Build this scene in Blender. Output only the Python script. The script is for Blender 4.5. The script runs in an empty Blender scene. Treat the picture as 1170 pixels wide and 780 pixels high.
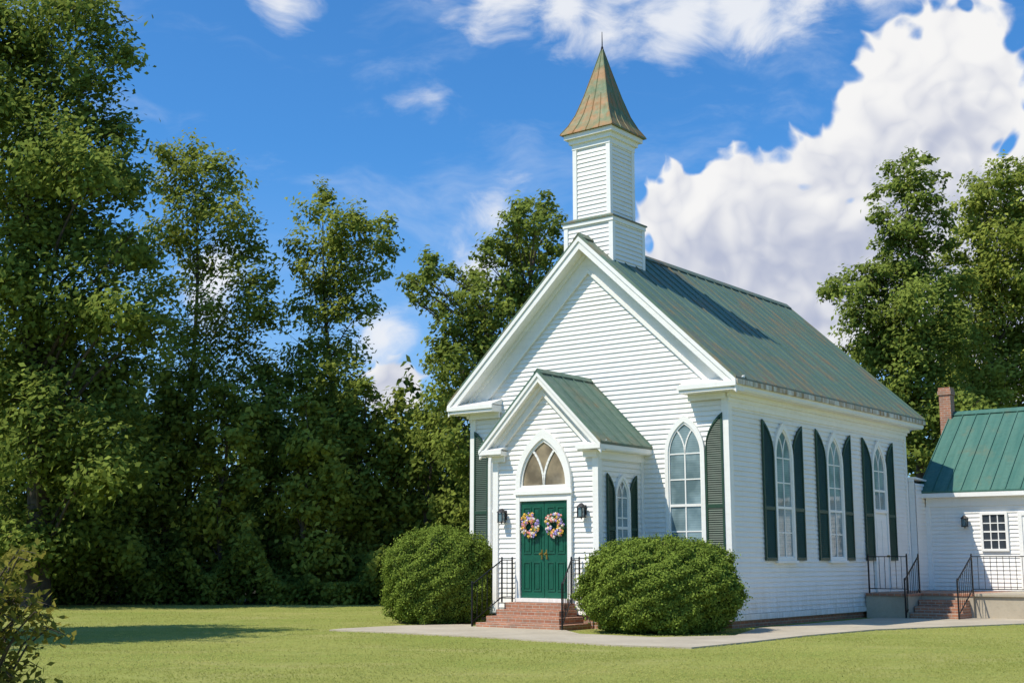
import bpy, bmesh, math, random
import numpy as np
from mathutils import Vector, Matrix
random.seed(7); rng=np.random.default_rng(7)
C=bpy.context.scene.collection
SC=bpy.context.scene
SC.view_settings.view_transform='Standard'; SC.view_settings.look='None'; SC.view_settings.exposure=0
F=1470.0; P=math.radians(9.65); cp,sp=math.cos(P),math.sin(P); H=1.5
def ray(u,v):
    dx=(u-585)/F; dz=(390-v)/F
    return (dx, cp-dz*sp, sp+dz*cp)
def px(u,v,Y):
    r=ray(u,v); t=Y/r[1]; return (r[0]*t, Y, H+r[2]*t)
def gp(u,v):
    r=ray(u,v); t=-H/r[2]; return (r[0]*t, r[1]*t)
AX,AY=4.93,29.33; ROT=math.radians(-38)
cr,sr=math.cos(ROT),math.sin(ROT)
def toW(x,y): return (AX+cr*x-sr*y, AY+sr*x+cr*y)

# ---------------- camera -------------------
cam=bpy.data.cameras.new('camera'); co=bpy.data.objects.new('camera',cam); C.objects.link(co)
cam.sensor_width=36; cam.lens=F/1170*36; cam.clip_end=2000
co.location=(0,0,H); co.rotation_euler=(math.pi/2+P,0,0); SC.camera=co

# ---------------- sun -----------------------
tosun=Vector((-4.75,-2.26,7.4)).normalized()
sl=bpy.data.lights.new('sun','SUN'); sl.energy=4.9; sl.angle=math.radians(.53); sl.color=(1,.935,.82)
so=bpy.data.objects.new('sun',sl); C.objects.link(so); so.location=(-20,-10,40)
so.rotation_euler=(-tosun).to_track_quat('-Z','Y').to_euler()

# ---------------- node helpers ----------------
class NT:
    def __init__(s,tree): s.t=tree; s.n=tree.nodes; s.l=tree.links
    def new(s,typ,**kw):
        n=s.n.new(typ)
        for k,v in kw.items(): setattr(n,k,v)
        return n
    def put(s,sock,v):
        if isinstance(v,bpy.types.NodeSocket): s.l.new(v,sock)
        elif v is not None:
            if isinstance(v,(tuple,list)) and len(v)==3 and sock.type=='RGBA': v=(*v,1)
            sock.default_value=v
    def math(s,op,a,b=None,c=None,clamp=False):
        n=s.new('ShaderNodeMath',operation=op); n.use_clamp=clamp
        s.put(n.inputs[0],a)
        if b is not None: s.put(n.inputs[1],b)
        if c is not None: s.put(n.inputs[2],c)
        return n.outputs[0]
    def vmath(s,op,a,b=None,out=0):
        n=s.new('ShaderNodeVectorMath',operation=op); s.put(n.inputs[0],a)
        if b is not None: s.put(n.inputs[1],b)
        return n.outputs[out]
    def mix(s,f,a,b,blend='MIX'):
        n=s.new('ShaderNodeMix',data_type='RGBA',blend_type=blend)
        s.put(n.inputs[0],f); s.put(n.inputs[6],a); s.put(n.inputs[7],b); return n.outputs[2]
    def noise(s,vec,scale,detail=4,rough=.55,dist=0):
        n=s.new('ShaderNodeTexNoise'); s.put(n.inputs['Vector'],vec); n.inputs['Scale'].default_value=scale
        n.inputs['Detail'].default_value=detail; n.inputs['Roughness'].default_value=rough; n.inputs['Distortion'].default_value=dist
        return n.outputs[0]
    def mr(s,v,a,b,c=0.,d=1.,smooth=False):
        n=s.new('ShaderNodeMapRange'); n.clamp=True
        if smooth: n.interpolation_type='SMOOTHSTEP'
        s.put(n.inputs[0],v)
        for i,x in zip((1,2,3,4),(a,b,c,d)): n.inputs[i].default_value=x
        return n.outputs[0]
    def scalev(s,vec,sc):
        n=s.new('ShaderNodeMapping'); s.put(n.inputs[0],vec); n.inputs['Scale'].default_value=sc; return n.outputs[0]
    def bump(s,h,st,d=.02):
        n=s.new('ShaderNodeBump'); s.put(n.inputs['Height'],h); n.inputs['Strength'].default_value=st; n.inputs['Distance'].default_value=d
        return n.outputs[0]
def material(name):
    m=bpy.data.materials.new(name); m.use_nodes=True; m.node_tree.nodes.clear()
    t=NT(m.node_tree); out=t.new('ShaderNodeOutputMaterial'); b=t.new('ShaderNodeBsdfPrincipled')
    t.l.new(b.outputs[0],out.inputs[0]); tc=t.new('ShaderNodeTexCoord')
    return m,t,b,tc.outputs['Object'],out
def plain(name,col,rough=.6,metal=0,var=.15,scale=6,bump=0):
    m,t,b,o,_=material(name)
    n=t.noise(o,scale,5)
    c2=tuple(x*(1-var*2) for x in col)
    t.put(b.inputs['Base Color'],t.mix(t.mr(n,.35,.7),col,c2))
    b.inputs['Roughness'].default_value=rough; b.inputs['Metallic'].default_value=metal
    if bump: t.put(b.inputs['Normal'],t.bump(t.noise(o,scale*6,4),bump))
    return m
def mk_white(name,dirt=.3,base=(.87,.84,.785)):
    m,t,b,o,_=material(name)
    n1=t.noise(t.scalev(o,(.7,.7,9)),1.6,3,.6)
    n2=t.noise(o,1.1,5,.65)
    n3=t.noise(t.scalev(o,(5,5,.6)),2.2,3,.6)
    c=t.mix(t.mr(n1,.45,.75,0,.35),base,(.75,.715,.65))
    c=t.mix(t.mr(n2,.5,.8,0,dirt),c,(.58,.53,.42))
    c=t.mix(t.mr(n3,.56,.8,0,dirt*.8),c,(.54,.51,.42))
    sep=t.new('ShaderNodeSeparateXYZ'); t.put(sep.inputs[0],o)
    g=t.math('MULTIPLY',t.mr(sep.outputs[2],.15,1.0,.6,0),t.mr(n3,.35,.65))
    c=t.mix(g,c,(.50,.45,.34))
    t.put(b.inputs['Base Color'],c); b.inputs['Roughness'].default_value=.55
    return m
M={}
M['siding']=mk_white('painted_clapboard',.25)
M['trim']=mk_white('painted_trim',.22,(.88,.855,.80))
def mk_fascia():
    m,t,b,o,_=material('stained_fascia')
    n=t.noise(t.scalev(o,(3,3,.5)),1.8,5,.7)
    n2=t.noise(o,2.0,5,.6)
    c=t.mix(t.mr(n,.40,.60),(.74,.70,.60),(.36,.22,.09))
    c=t.mix(t.mr(n2,.5,.7,0,.6),c,(.22,.23,.13))
    t.put(b.inputs['Base Color'],c); b.inputs['Roughness'].default_value=.7
    return m
M['fascia']=mk_fascia()
def mk_roof(name,g1,g2,rust,amt,ax,rs=.9,zr=None):
    m,t,b,o,_=material(name)
    st=(1,12,1) if ax=='x' else (12,1,1)
    n1=t.noise(t.scalev(o,st),.45,5,.65); n2=t.noise(o,rs,5,.7); n3=t.noise(o,7,4,.7)
    c=t.mix(t.mr(n1,.3,.7),g1,g2)
    f=t.math('MULTIPLY',t.mr(n2,.62-amt*.35,.80-amt*.35),t.mr(n1,.30,.58))
    if zr:
        sep=t.new('ShaderNodeSeparateXYZ'); t.put(sep.inputs[0],o)
        e=t.math('ADD',t.mr(sep.outputs[2],zr[0],zr[0]+.5,.7,0),t.mr(sep.outputs[2],zr[1]-.35,zr[1],0,.5))
        f=t.math('ADD',f,t.math('MULTIPLY',e,t.mr(n3,.38,.6)),clamp=True)
    c=t.mix(f,c,rust)
    c=t.mix(t.mr(n3,.45,.8,0,.4),c,tuple(x*.55 for x in g1))
    t.put(b.inputs['Base Color'],c); t.put(b.inputs['Roughness'],t.mr(n3,.3,.7,.5,.7))
    t.put(b.inputs['Normal'],t.bump(n2,.15,.03))
    return m
M['roof']=mk_roof('weathered_green_metal',(.075,.145,.105),(.145,.215,.15),(.23,.165,.085),.38,'x',.9,(5.6,9.5))
M['roof_annex']=mk_roof('green_metal_annex',(.030,.125,.092),(.075,.18,.13),(.11,.15,.09),.2,'y',1.4)
M['roof_steeple']=mk_roof('rusted_green_metal',(.10,.17,.08),(.17,.20,.08),(.34,.15,.035),.66,'x',2.6)
M['shutter']=plain('dark_green_shutter_paint',(.022,.066,.036),.5)
M['door']=plain('green_door_paint',(.008,.10,.058),.35,0,.12)
M['iron']=plain('black_iron',(.012,.012,.013),.45,.3)
M['brass']=plain('brass',(.5,.33,.09),.35,.9)
def mk_glass(name,kind):
    m,t,b,o,_=material(name)
    sep=t.new('ShaderNodeSeparateXYZ'); t.put(sep.inputs[0],o)
    s=t.math('FRACT',t.math('MULTIPLY',sep.outputs[2],1/.055))
    n=t.noise(o,1.3,3)
    if kind=='blind':
        c=t.mix(t.mr(s,.4,.95),(.27,.36,.37),(.21,.29,.31))
        c=t.mix(t.mr(n,.42,.60,0,.7),c,(.07,.12,.13))
    elif kind=='tan': c=t.mix(t.mr(t.noise(o,2.2,3),.35,.65),(.36,.29,.19),(.16,.13,.09))
    else: c=t.mix(n,(.02,.024,.03),(.06,.07,.08))
    t.put(b.inputs['Base Color'],c); b.inputs['Roughness'].default_value=.06; b.inputs['Specular IOR Level'].default_value=.9 if kind!='tan' else .5
    t.put(b.inputs['Normal'],t.bump(t.noise(o,2.5,2),.12,.02))
    return m
M['glass']=mk_glass('window_glass_with_blinds','blind')
M['glass_dark']=mk_glass('dark_window_glass','dark')
M['glass_tan']=mk_glass('transom_glass','tan')
def mk_brick(name,c1,c2,mo):
    m,t,b,o,_=material(name)
    sep=t.new('ShaderNodeSeparateXYZ'); t.put(sep.inputs[0],o)
    g=t.new('ShaderNodeNewGeometry'); sn=t.new('ShaderNodeSeparateXYZ'); t.put(sn.inputs[0],g.outputs['Normal'])
    up=t.math('GREATER_THAN',t.math('ABSOLUTE',sn.outputs[2]),.7)
    a=t.new('ShaderNodeCombineXYZ'); t.put(a.inputs[0],t.math('ADD',sep.outputs[0],sep.outputs[1])); t.put(a.inputs[1],sep.outputs[2])
    vm=t.mix(up,a.outputs[0],o)
    br=t.new('ShaderNodeTexBrick'); t.put(br.inputs['Vector'],vm)
    br.inputs['Scale'].default_value=1; br.inputs['Brick Width'].default_value=.2; br.inputs['Row Height'].default_value=.072
    br.inputs['Mortar Size'].default_value=.008; br.inputs['Color1'].default_value=(*c1,1); br.inputs['Color2'].default_value=(*c2,1); br.inputs['Mortar'].default_value=(*mo,1)
    c=t.mix(t.mr(t.noise(o,5,5),.36,.7,0,.6),br.outputs[0],(.20,.15,.11))
    t.put(b.inputs['Base Color'],c); b.inputs['Roughness'].default_value=.85
    t.put(b.inputs['Normal'],t.bump(br.outputs['Fac'],-.4,.01))
    return m
M['brick']=mk_brick('red_brick',(.47,.19,.095),(.36,.13,.065),(.46,.38,.30))
def mk_concrete(name,c1,c2):
    m,t,b,o,_=material(name)
    n=t.noise(o,.8,6,.65); n2=t.noise(o,14,4,.7)
    c=t.mix(t.mr(n,.35,.7),c1,c2); c=t.mix(t.mr(n2,.5,.8,0,.4),c,tuple(x*.6 for x in c2))
    t.put(b.inputs['Base Color'],c); b.inputs['Roughness'].default_value=.9
    t.put(b.inputs['Normal'],t.bump(n2,.3,.01)); return m
M['concrete']=mk_concrete('path_concrete',(.50,.43,.32),(.38,.32,.23))
M['bark']=plain('bark',(.10,.078,.055),.9,0,.3,5,.6)
def mk_leaf(name,dark,light,trans=.28):
    m=bpy.data.materials.new(name); m.use_nodes=True; m.node_tree.nodes.clear(); t=NT(m.node_tree)
    out=t.new('ShaderNodeOutputMaterial'); at=t.new('ShaderNodeAttribute'); at.attribute_name='tone'
    c=t.mix(at.outputs['Fac'],dark,light)
    d=t.new('ShaderNodeBsdfDiffuse'); t.put(d.inputs[0],c)
    tr=t.new('ShaderNodeBsdfTranslucent'); t.put(tr.inputs[0],t.mix(.5,c,tuple(x*1.3 for x in light)))
    mx=t.new('ShaderNodeMixShader'); mx.inputs[0].default_value=trans
    t.l.new(d.outputs[0],mx.inputs[1]); t.l.new(tr.outputs[0],mx.inputs[2]); t.l.new(mx.outputs[0],out.inputs[0])
    return m
M['leaf']=mk_leaf('tree_leaves',(.09,.125,.02),(.37,.41,.08),.35)
M['leaf_dark']=mk_leaf('dark_tree_leaves',(.06,.092,.018),(.28,.335,.065),.32)
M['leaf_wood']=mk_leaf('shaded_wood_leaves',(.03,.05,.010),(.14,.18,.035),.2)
M['leaf_bush']=mk_leaf('holly_leaves',(.06,.105,.015),(.245,.32,.055),.22)
M['leaf_near']=mk_leaf('near_leaves',(.07,.10,.015),(.28,.24,.05),.3)
M['grass']=mk_leaf('grass_blades',(.20,.225,.05),(.42,.40,.13),.3)
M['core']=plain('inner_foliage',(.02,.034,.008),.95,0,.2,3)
def mk_lawn():
    m,t,b,o,_=material('lawn')
    n1=t.noise(o,.22,5,.6); n2=t.noise(o,3.5,5,.75); n3=t.noise(t.scalev(o,(.5,1,1)),.7,5,.7); n4=t.noise(o,1.3,4,.7)
    c=t.mix(t.mr(n1,.35,.68),(.24,.275,.055),(.35,.34,.095))
    c=t.mix(t.mr(n2,.35,.75,0,.5),c,(.18,.21,.045))
    c=t.mix(t.mr(n3,.50,.68,0,.5),c,(.40,.34,.14))
    c=t.mix(t.mr(n4,.52,.66,0,.35),c,(.16,.215,.045))
    t.put(b.inputs['Base Color'],c); b.inputs['Roughness'].default_value=.95; b.inputs['Specular IOR Level'].default_value=.1
    t.put(b.inputs['Normal'],t.bump(t.noise(o,9,5,.8),.6,.04)); return m
M['lawn']=mk_lawn()

# ---------------- world ----------------------
w=bpy.data.worlds.new('World'); SC.world=w; w.use_nodes=True; w.node_tree.nodes.clear(); t=NT(w.node_tree)
try:
    w.cycles.sampling_method='MANUAL'; w.cycles.sample_map_resolution=256
except Exception as e: print(e)
out=t.new('ShaderNodeOutputWorld'); bg=t.new('ShaderNodeBackground'); t.l.new(bg.outputs[0],out.inputs[0])
sky=t.new('ShaderNodeTexSky',sky_type='NISHITA'); sky.sun_disc=False
sky.sun_elevation=math.asin(tosun.z); sky.sun_rotation=math.atan2(tosun.x,tosun.y)
sky.air_density=1.0; sky.dust_density=.6; sky.ozone_density=2.5
tc=t.new('ShaderNodeTexCoord'); D=t.vmath('NORMALIZE',tc.outputs['Generated'])
S=0.1
skc=t.mix(1.0,sky.outputs[0],(.52,1.20,1.76),'MULTIPLY')
blobs=[(1098,32,46),(1045,72,46),(1100,115,78),(1008,140,46),(955,195,50),(1060,200,96),(1170,240,72),(885,215,38),(835,208,34),(790,228,36),(745,248,34),(900,290,80),(1020,310,100),(815,300,62),(1180,340,100),(850,350,60),(750,315,40),(930,380,50),(462,450,30)]
wisp=[(500,-6,30),(575,-4,42),(640,12,42),(700,22,44),(765,22,46),(830,8,48),(930,-10,46),(1020,-22,42),(322,0,22),(575,233,16),(548,300,24),(430,385,40),(490,110,18),(240,330,40),(700,300,50)]
nzv=t.new('ShaderNodeTexNoise'); t.put(nzv.inputs['Vector'],D); nzv.inputs['Scale'].default_value=11; nzv.inputs['Detail'].default_value=2
warp=t.vmath('SCALE',t.vmath('SUBTRACT',nzv.outputs['Color'],(.5,.5,.5))); warp.node.inputs['Scale'].default_value=.05
DW=t.vmath('ADD',D,warp)
def field(bl):
    acc=None
    for (u,v,r) in bl:
        c=Vector(ray(u,v)).normalized()
        d=t.vmath('DISTANCE',DW,tuple(c),out=1)
        m_=t.math('MULTIPLY_ADD',d,-F/60,r/60)
        acc=m_ if acc is None else t.math('SMOOTH_MAX',acc,m_,.2)
    return t.math('MINIMUM',acc,1.0)
A1=field(blobs); A2=field(wisp)
def tex(vec,det):
    a=t.noise(vec,13,det,.52)
    b=t.math('ABSOLUTE',t.math('SUBTRACT',t.noise(vec,26,max(0,det-4),.5),.5))
    c=t.math('ABSOLUTE',t.math('SUBTRACT',t.noise(vec,58,0,.5),.5))
    return t.math('SUBTRACT',t.math('SUBTRACT',t.math('MULTIPLY',t.math('SUBTRACT',a,.5),1.9),t.math('MULTIPLY',b,2.0)),t.math('MULTIPLY',c,1.1))
t1=tex(DW,6); t2=tex(t.vmath('ADD',DW,(-.010,0,.014)),4)
dens=t.math('ADD',t.math('MULTIPLY_ADD',t1,.72,.36),A1)
alpha=t.mr(dens,.0,.24,0,.98,True)
sh=t.math('MULTIPLY_ADD',t.math('SUBTRACT',t1,t2),.50,.62)
sz=t.new('ShaderNodeSeparateXYZ'); t.put(sz.inputs[0],D)
sh=t.math('ADD',sh,t.mr(sz.outputs[2],.20,.40,-.30,.16))
sh=t.math('ADD',sh,t.mr(dens,0,1.0,.30,-.08))
cc=t.mix(t.mr(sh,0.05,.95,0,1,True),(4.7,5.1,6.5),(9.4,9.3,9.2))
wn=t.noise(t.scalev(DW,(2.2,2.2,7)),2.3,6,.62,.4)
wis=t.mr(wn,.50,.78,0,.36,True)
haze=t.mr(sz.outputs[2],.05,.32,.55,0,True)
col=t.mix(haze,skc,(3.9,5.5,8.4))
col=t.mix(wis,col,(6.6,7.6,9.2))
wn2=t.noise(t.scalev(DW,(1,1,1.8)),15,7,.60,.4)
a2=t.mr(t.math('ADD',A2,t.math('MULTIPLY_ADD',wn2,2.4,-.95)),0,.95,0,.92,True)
col=t.mix(a2,col,(8.7,8.9,9.3))
col=t.mix(alpha,col,cc)
t.put(bg.inputs[0],col); bg.inputs[1].default_value=S

# ---------------- mesh builder ----------------
class MB:
    def __init__(s): s.v=[]; s.f=[]
    def add(s,vs,fs):
        o=len(s.v); s.v+= [tuple(p) for p in vs]; s.f+=[tuple(i+o for i in f) for f in fs]
    def box(s,x0,x1,y0,y1,z0,z1):
        s.add([(x0,y0,z0),(x1,y0,z0),(x1,y1,z0),(x0,y1,z0),(x0,y0,z1),(x1,y0,z1),(x1,y1,z1),(x0,y1,z1)],
              [(0,3,2,1),(4,5,6,7),(0,1,5,4),(1,2,6,5),(2,3,7,6),(3,0,4,7)])
    def prism(s,a,b):
        n=len(a); s.add(list(a)+list(b),[tuple(range(n))[::-1],tuple(range(n,2*n))]+[(i,(i+1)%n,n+(i+1)%n,n+i) for i in range(n)])
    def tube(s,p,q,r0,r1,n=8,cap=True):
        p=Vector(p);q=Vector(q); d=(q-p).normalized(); a=d.orthogonal().normalized(); b=d.cross(a)
        A=[p+(a*math.cos(i*2*math.pi/n)+b*math.sin(i*2*math.pi/n))*r0 for i in range(n)]
        B=[q+(a*math.cos(i*2*math.pi/n)+b*math.sin(i*2*math.pi/n))*r1 for i in range(n)]
        fs=[(i,(i+1)%n,n+(i+1)%n,n+i) for i in range(n)]
        if cap: fs+=[tuple(range(n))[::-1],tuple(range(n,2*n))]
        s.add(A+B,fs)
    def path(s,pts,rs,n=7):
        o=len(s.v)
        for i,(p,r) in enumerate(zip(pts,rs)):
            p=Vector(p); d=(Vector(pts[min(i+1,len(pts)-1)])-Vector(pts[max(i-1,0)])).normalized()
            a=d.cross(Vector((.3,1,.1))).normalized(); b=d.cross(a)
            s.v+=[tuple(p+(a*math.cos(k*2*math.pi/n)+b*math.sin(k*2*math.pi/n))*r) for k in range(n)]
        for i in range(len(pts)-1):
            for k in range(n):
                s.f.append((o+i*n+k,o+i*n+(k+1)%n,o+(i+1)*n+(k+1)%n,o+(i+1)*n+k))
    def beam(s,p,q,w,h):
        p=Vector(p);q=Vector(q);d=(q-p).normalized()
        a=d.cross(Vector((0,0,1)))
        a=Vector((1,0,0)) if a.length<1e-4 else a.normalized()
        b=a.cross(d).normalized(); a*=w/2;b*=h/2
        s.prism([p-a-b,p+a-b,p+a+b,p-a+b],[q-a-b,q+a-b,q+a+b,q-a+b])
    def obj(s,name,mat,parent=None,origin=(0,0,0),smooth=False,bevel=0):
        me=bpy.data.meshes.new(name); ox,oy,oz=origin
        me.from_pydata([(x-ox,y-oy,z-oz) for x,y,z in s.v],[],s.f); me.materials.append(mat); me.update()
        o=bpy.data.objects.new(name,me); C.objects.link(o)
        if parent is not None: o.parent=parent
        if smooth:
            me.polygons.foreach_set('use_smooth',[True]*len(me.polygons))
        if bevel:
            b=o.modifiers.new('bevel','BEVEL'); b.width=bevel; b.segments=2; b.limit_method='ANGLE'
        return o
def tag(o,label,cat,group=None,kind=None):
    if label: o['label']=label
    if cat: o['category']=cat
    if group: o['group']=group
    if kind: o['kind']=kind
    return o
def thing(name,label,cat,loc,rotz=0,group=None):
    o=bpy.data.objects.new(name,None); C.objects.link(o); o.location=loc; o.rotation_euler=(0,0,rotz); o.empty_display_size=.3
    return tag(o,label,cat,group)
def lthing(name,label,cat,ox,oy,oz,group=None):
    X,Y=toW(ox,oy); return thing(name,label,cat,(X,Y,oz),ROT,group),(ox,oy,oz)

def PF(y0): return lambda a,z,d:(a,y0-d,z)
def PR(x0): return lambda a,z,d:(x0+d,a,z)
def PB(y0): return lambda a,z,d:(a,y0+d,z)
def PL(x0): return lambda a,z,d:(x0-d,a,z)
def siding(mb,pl,z0,z1,ext,pitch=.115,D_=.029):
    n=int(math.ceil((z1-z0)/pitch))
    for i in range(n):
        zb=z0+i*pitch; zt=min(zb+pitch,z1)
        e0=ext(zb); e1=ext(zt)
        if e0[1]-e0[0]<.02: break
        j=random.uniform(-.002,.002)
        v=[pl(e0[0],zb,D_+j),pl(e0[1],zb,D_+j),pl(e1[1],zt,.003),pl(e1[0],zt,.003),pl(e0[0],zb+.004,0),pl(e0[1],zb+.004,0)]
        mb.add(v,[(0,1,2,3),(4,5,1,0)])
def arcx(hw,R,z): return (hw-R)+math.sqrt(max(0,R*R-z*z))
def arch(c,hw,z0,zs,rise,n=10):
    R=(hw*hw+rise*rise)/(2*hw); pts=[(c-hw,z0),(c+hw,z0)]
    a1=math.asin(min(1,rise/R))
    for i in range(n+1):
        a=a1*i/n; pts.append((c+hw-R+R*math.cos(a),zs+R*math.sin(a)))
    for i in range(n-1,-1,-1):
        a=a1*i/n; pts.append((c-(hw-R+R*math.cos(a)),zs+R*math.sin(a)))
    return pts
def frame(mb,pl,outer,inner,d0,d1):
    n=len(outer)
    for i in range(n):
        j=(i+1)%n
        o0,o1,i0,i1=outer[i],outer[j],inner[i],inner[j]
        mb.prism([pl(*o0,d0),pl(*o1,d0),pl(*i1,d0),pl(*i0,d0)],[pl(*o0,d1),pl(*o1,d1),pl(*i1,d1),pl(*i0,d1)])
def ribbon(mb,pl,pts,w,d0,d1):
    for (a,b) in zip(pts[:-1],pts[1:]):
        dx,dz=b[0]-a[0],b[1]-a[1]; L=math.hypot(dx,dz); nx,nz=-dz/L*w/2,dx/L*w/2; ex,ez=dx/L*w*.15,dz/L*w*.15
        q=[(a[0]-ex+nx,a[1]-ez+nz),(a[0]-ex-nx,a[1]-ez-nz),(b[0]+ex-nx,b[1]+ez-nz),(b[0]+ex+nx,b[1]+ez+nz)]
        mb.prism([pl(*p,d0) for p in q],[pl(*p,d1) for p in q])
def tracery(mb,pl,c,hw,zs,rise,w,d0,d1):
    R=(hw*hw+rise*rise)/(2*hw); h2=math.sqrt(R*R-(R-hw/2)**2); a1=math.asin(h2/R)
    for sgn in (-1,1):
        pts=[]
        for i in range(9):
            a=a1*i/8; pts.append((c+sgn*(R-R*math.cos(a)) ,zs+R*math.sin(a)))
        ribbon(mb,pl,pts,w,d0,d1)
def window(parent,origin,pl,c,hw,z0,zs,rise,rows=4,trim=.09,glass='glass',sill=True):
    mb=MB(); outer=arch(c,hw,z0,zs,rise); ih=hw-trim; inner=arch(c,ih,z0+trim*.7,zs,rise*ih/hw)
    frame(mb,pl,outer,inner,.0,.088)
    in2=arch(c,ih-.035,z0+trim*.7+.035,zs,rise*(ih-.035)/hw)
    frame(mb,pl,inner,in2,.0,.062)
    w_=mb.obj('window',M['trim'],parent,origin)
    g=MB(); g.add([pl(a,z,.040) for a,z in inner],[tuple(range(len(inner)))]); g.obj('pane',M[glass],w_,origin)
    m=MB(); zb=z0+trim*.7; 
    ribbon(m,pl,[(c,zb),(c,zs)],.032,.0405,.056)
    tracery(m,pl,c,ih,zs,rise*ih/hw,.032,.0405,.0555)
    for i in range(1,2*rows+1):
        z=zb+(zs-zb)*i/(2*rows)
        wd=.06 if i==rows else .028
        if i%2==0 or i==rows: ribbon(m,pl,[(c-ih+.01,z),(c+ih-.01,z)],wd,.0405,.063 if i==rows else .053)
    m.obj('muntin',M['trim'],w_,origin)
    if sill:
        s=MB(); q=[(c-hw-.05,z0-.06),(c+hw+.05,z0-.06),(c+hw+.05,z0+.002),(c-hw-.05,z0+.002)]
        s.prism([pl(*p,.0) for p in q],[pl(*p,.12) for p in q]); s.obj('sill',M['trim'],w_,origin)
    return w_
def shutter(parent,origin,pl,c,hw,sgn,w,z0,zs,rise,mat='shutter'):
    R=(hw*hw+rise*rise)/(2*hw)
    def hz(t): 
        x=hw-t/w*hw; return zs+math.sqrt(max(0,R*R-(x-hw+R)**2))
    def tz(z): return 0 if z<=zs else (hw-arcx(hw,R,z-zs))/hw*w
    A=lambda t:c+sgn*(hw+.012+t)
    ol=[(0,z0),(w,z0)]+[(w-w*i/10,hz(w-w*i/10)) for i in range(11)]
    b=.045
    il=[]
    for (t_,z_) in ol:
        tt=min(max(t_,b),w-b); zz=min(z_,hz(tt))
        zz=z0+b*1.5 if z_<=z0+1e-6 else zz-b*1.5
        il.append((tt,zz))
    mb=MB(); frame(mb,lambda a,z,d:pl(A(a),z,d),ol,il,.039,.082)
    zm=z0+(zs-z0)*.5; ribbon(mb,lambda a,z,d:pl(A(a),z,d),[(b,zm),(w-b,zm)],.08,.039,.078)
    mb.add([pl(A(a),z,.043) for a,z in ol],[tuple(range(len(ol)))])
    z=z0+b*1.5
    while z<zs+rise-.1:
        t0=max(tz(z+.05)+b*.6,b) if z+.05>zs else b
        if t0<w-b-.02:
            mb.add([pl(A(t0),z,.074),pl(A(w-b),z,.074),pl(A(w-b),z+.05,.047),pl(A(t0),z+.05,.047)],[(0,1,2,3)])
        z+=.05
    return mb.obj('shutter',M[mat],parent,origin)
def pbox(mb,pl,a0,a1,z0,z1,d0,d1): mb.prism([pl(a0,z0,d0),pl(a1,z0,d0),pl(a1,z1,d0),pl(a0,z1,d0)],[pl(a0,z0,d1),pl(a1,z0,d1),pl(a1,z1,d1),pl(a0,z1,d1)])

# ================= CHURCH =================
church,O=lthing('church','white clapboard country church with green metal roof, steeple and gabled front porch','church',0,0,0)
O=(0,0,0)
CX=-3.78; WH=3.78; LEN=10.7; ZR=9.53; K=.9226; OV=.5
gext=lambda z:(max(-7.56,CX-(ZR-.08-z)/K),min(0,CX+(ZR-.08-z)/K))
mb=MB(); siding(mb,PF(0),.2,ZR-.1,gext)
mb.prism([(-7.56,.002,.2),(0,.002,.2),(0,.002,5.9),(CX,.002,ZR-.12),(-7.56,.002,5.9)],[(-7.56,.12,.2),(0,.12,.2),(0,.12,5.9),(CX,.12,ZR-.12),(-7.56,.12,5.9)])
mb.obj('front_wall',M['siding'],church,O)
mb=MB(); siding(mb,PR(0),.2,5.35,lambda z:(0,LEN),D_=.034); mb.box(-.12,-.002,.122,LEN-.122,.2,5.9); mb.obj('side_wall',M['siding'],church,O)
mb=MB(); siding(mb,PL(-7.56),.2,5.35,lambda z:(0,LEN)); mb.box(-7.558,-7.44,.122,LEN-.122,.2,5.9); mb.obj('side_wall',M['siding'],church,O)
mb=MB(); siding(mb,PB(LEN),.2,ZR-.1,gext)
mb.prism([(-7.56,LEN-.002,.2),(0,LEN-.002,.2),(0,LEN-.002,5.9),(CX,LEN-.002,ZR-.12),(-7.56,LEN-.002,5.9)],[(-7.56,LEN-.12,.2),(0,LEN-.12,.2),(0,LEN-.12,5.9),(CX,LEN-.12,ZR-.12),(-7.56,LEN-.12,5.9)])
mb.obj('rear_wall',M['siding'],church,O)
mb=MB(); mb.box(-7.5,-.06,.06,LEN-.06,-.1,.22); mb.obj('foundation',M['brick'],church,O)
mb=MB(); mb.box(-7.61,.05,-.055,.0,.17,.3); mb.box(.0,.055,.0,LEN,.17,.3); mb.obj('skirt_board',M['trim'],church,O)
for (xa,xb,ya,yb) in ((-.12,.055,-.056,-.001),(.001,.0555,0,.12),(-7.615,-7.44,-.056,-.001),(.001,.0555,LEN-.12,LEN)):
    mb=MB(); mb.box(xa,xb,ya,yb,.303,5.3); mb.obj('corner_board',M['trim'],church,O)
def roof_slabs(mb,c,h,zr,k,y0,y1,th=.05):
    for s in (-1,1):
        e=(c+s*h,zr-k*h)
        mb.prism([(c,y0,zr),(e[0],y0,e[1]),(e[0],y0,e[1]-th),(c,y0,zr-th)],[(c,y1,zr),(e[0],y1,e[1]),(e[0],y1,e[1]-th),(c,y1,zr-th)])
def seams(mb,c,h,zr,k,y0,y1,step,hh=.035,w=.022):
    n=int(round((y1-y0)/step)); st=(y1-y0)/n
    for i in range(n+1):
        y=min(max(y0+i*st,y0+w/2),y1-w/2)
        for s in (-1,1):
            e=(c+s*(h+.002),zr-k*(h+.002))
            mb.prism([(c,y-w/2,zr+hh),(e[0],y-w/2,e[1]+hh),(e[0],y-w/2,e[1]+.002),(c,y-w/2,zr+.002)],[(c,y+w/2,zr+hh),(e[0],y+w/2,e[1]+hh),(e[0],y+w/2,e[1]+.002),(c,y+w/2,zr+.002)])
mb=MB(); roof_slabs(mb,CX,WH+OV,ZR,K,-.47,LEN+.42); seams(mb,CX,WH+OV,ZR,K,-.47,LEN+.42,.5)
roof=mb.obj('roof',M['roof'],church,O)
mb=MB()
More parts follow.
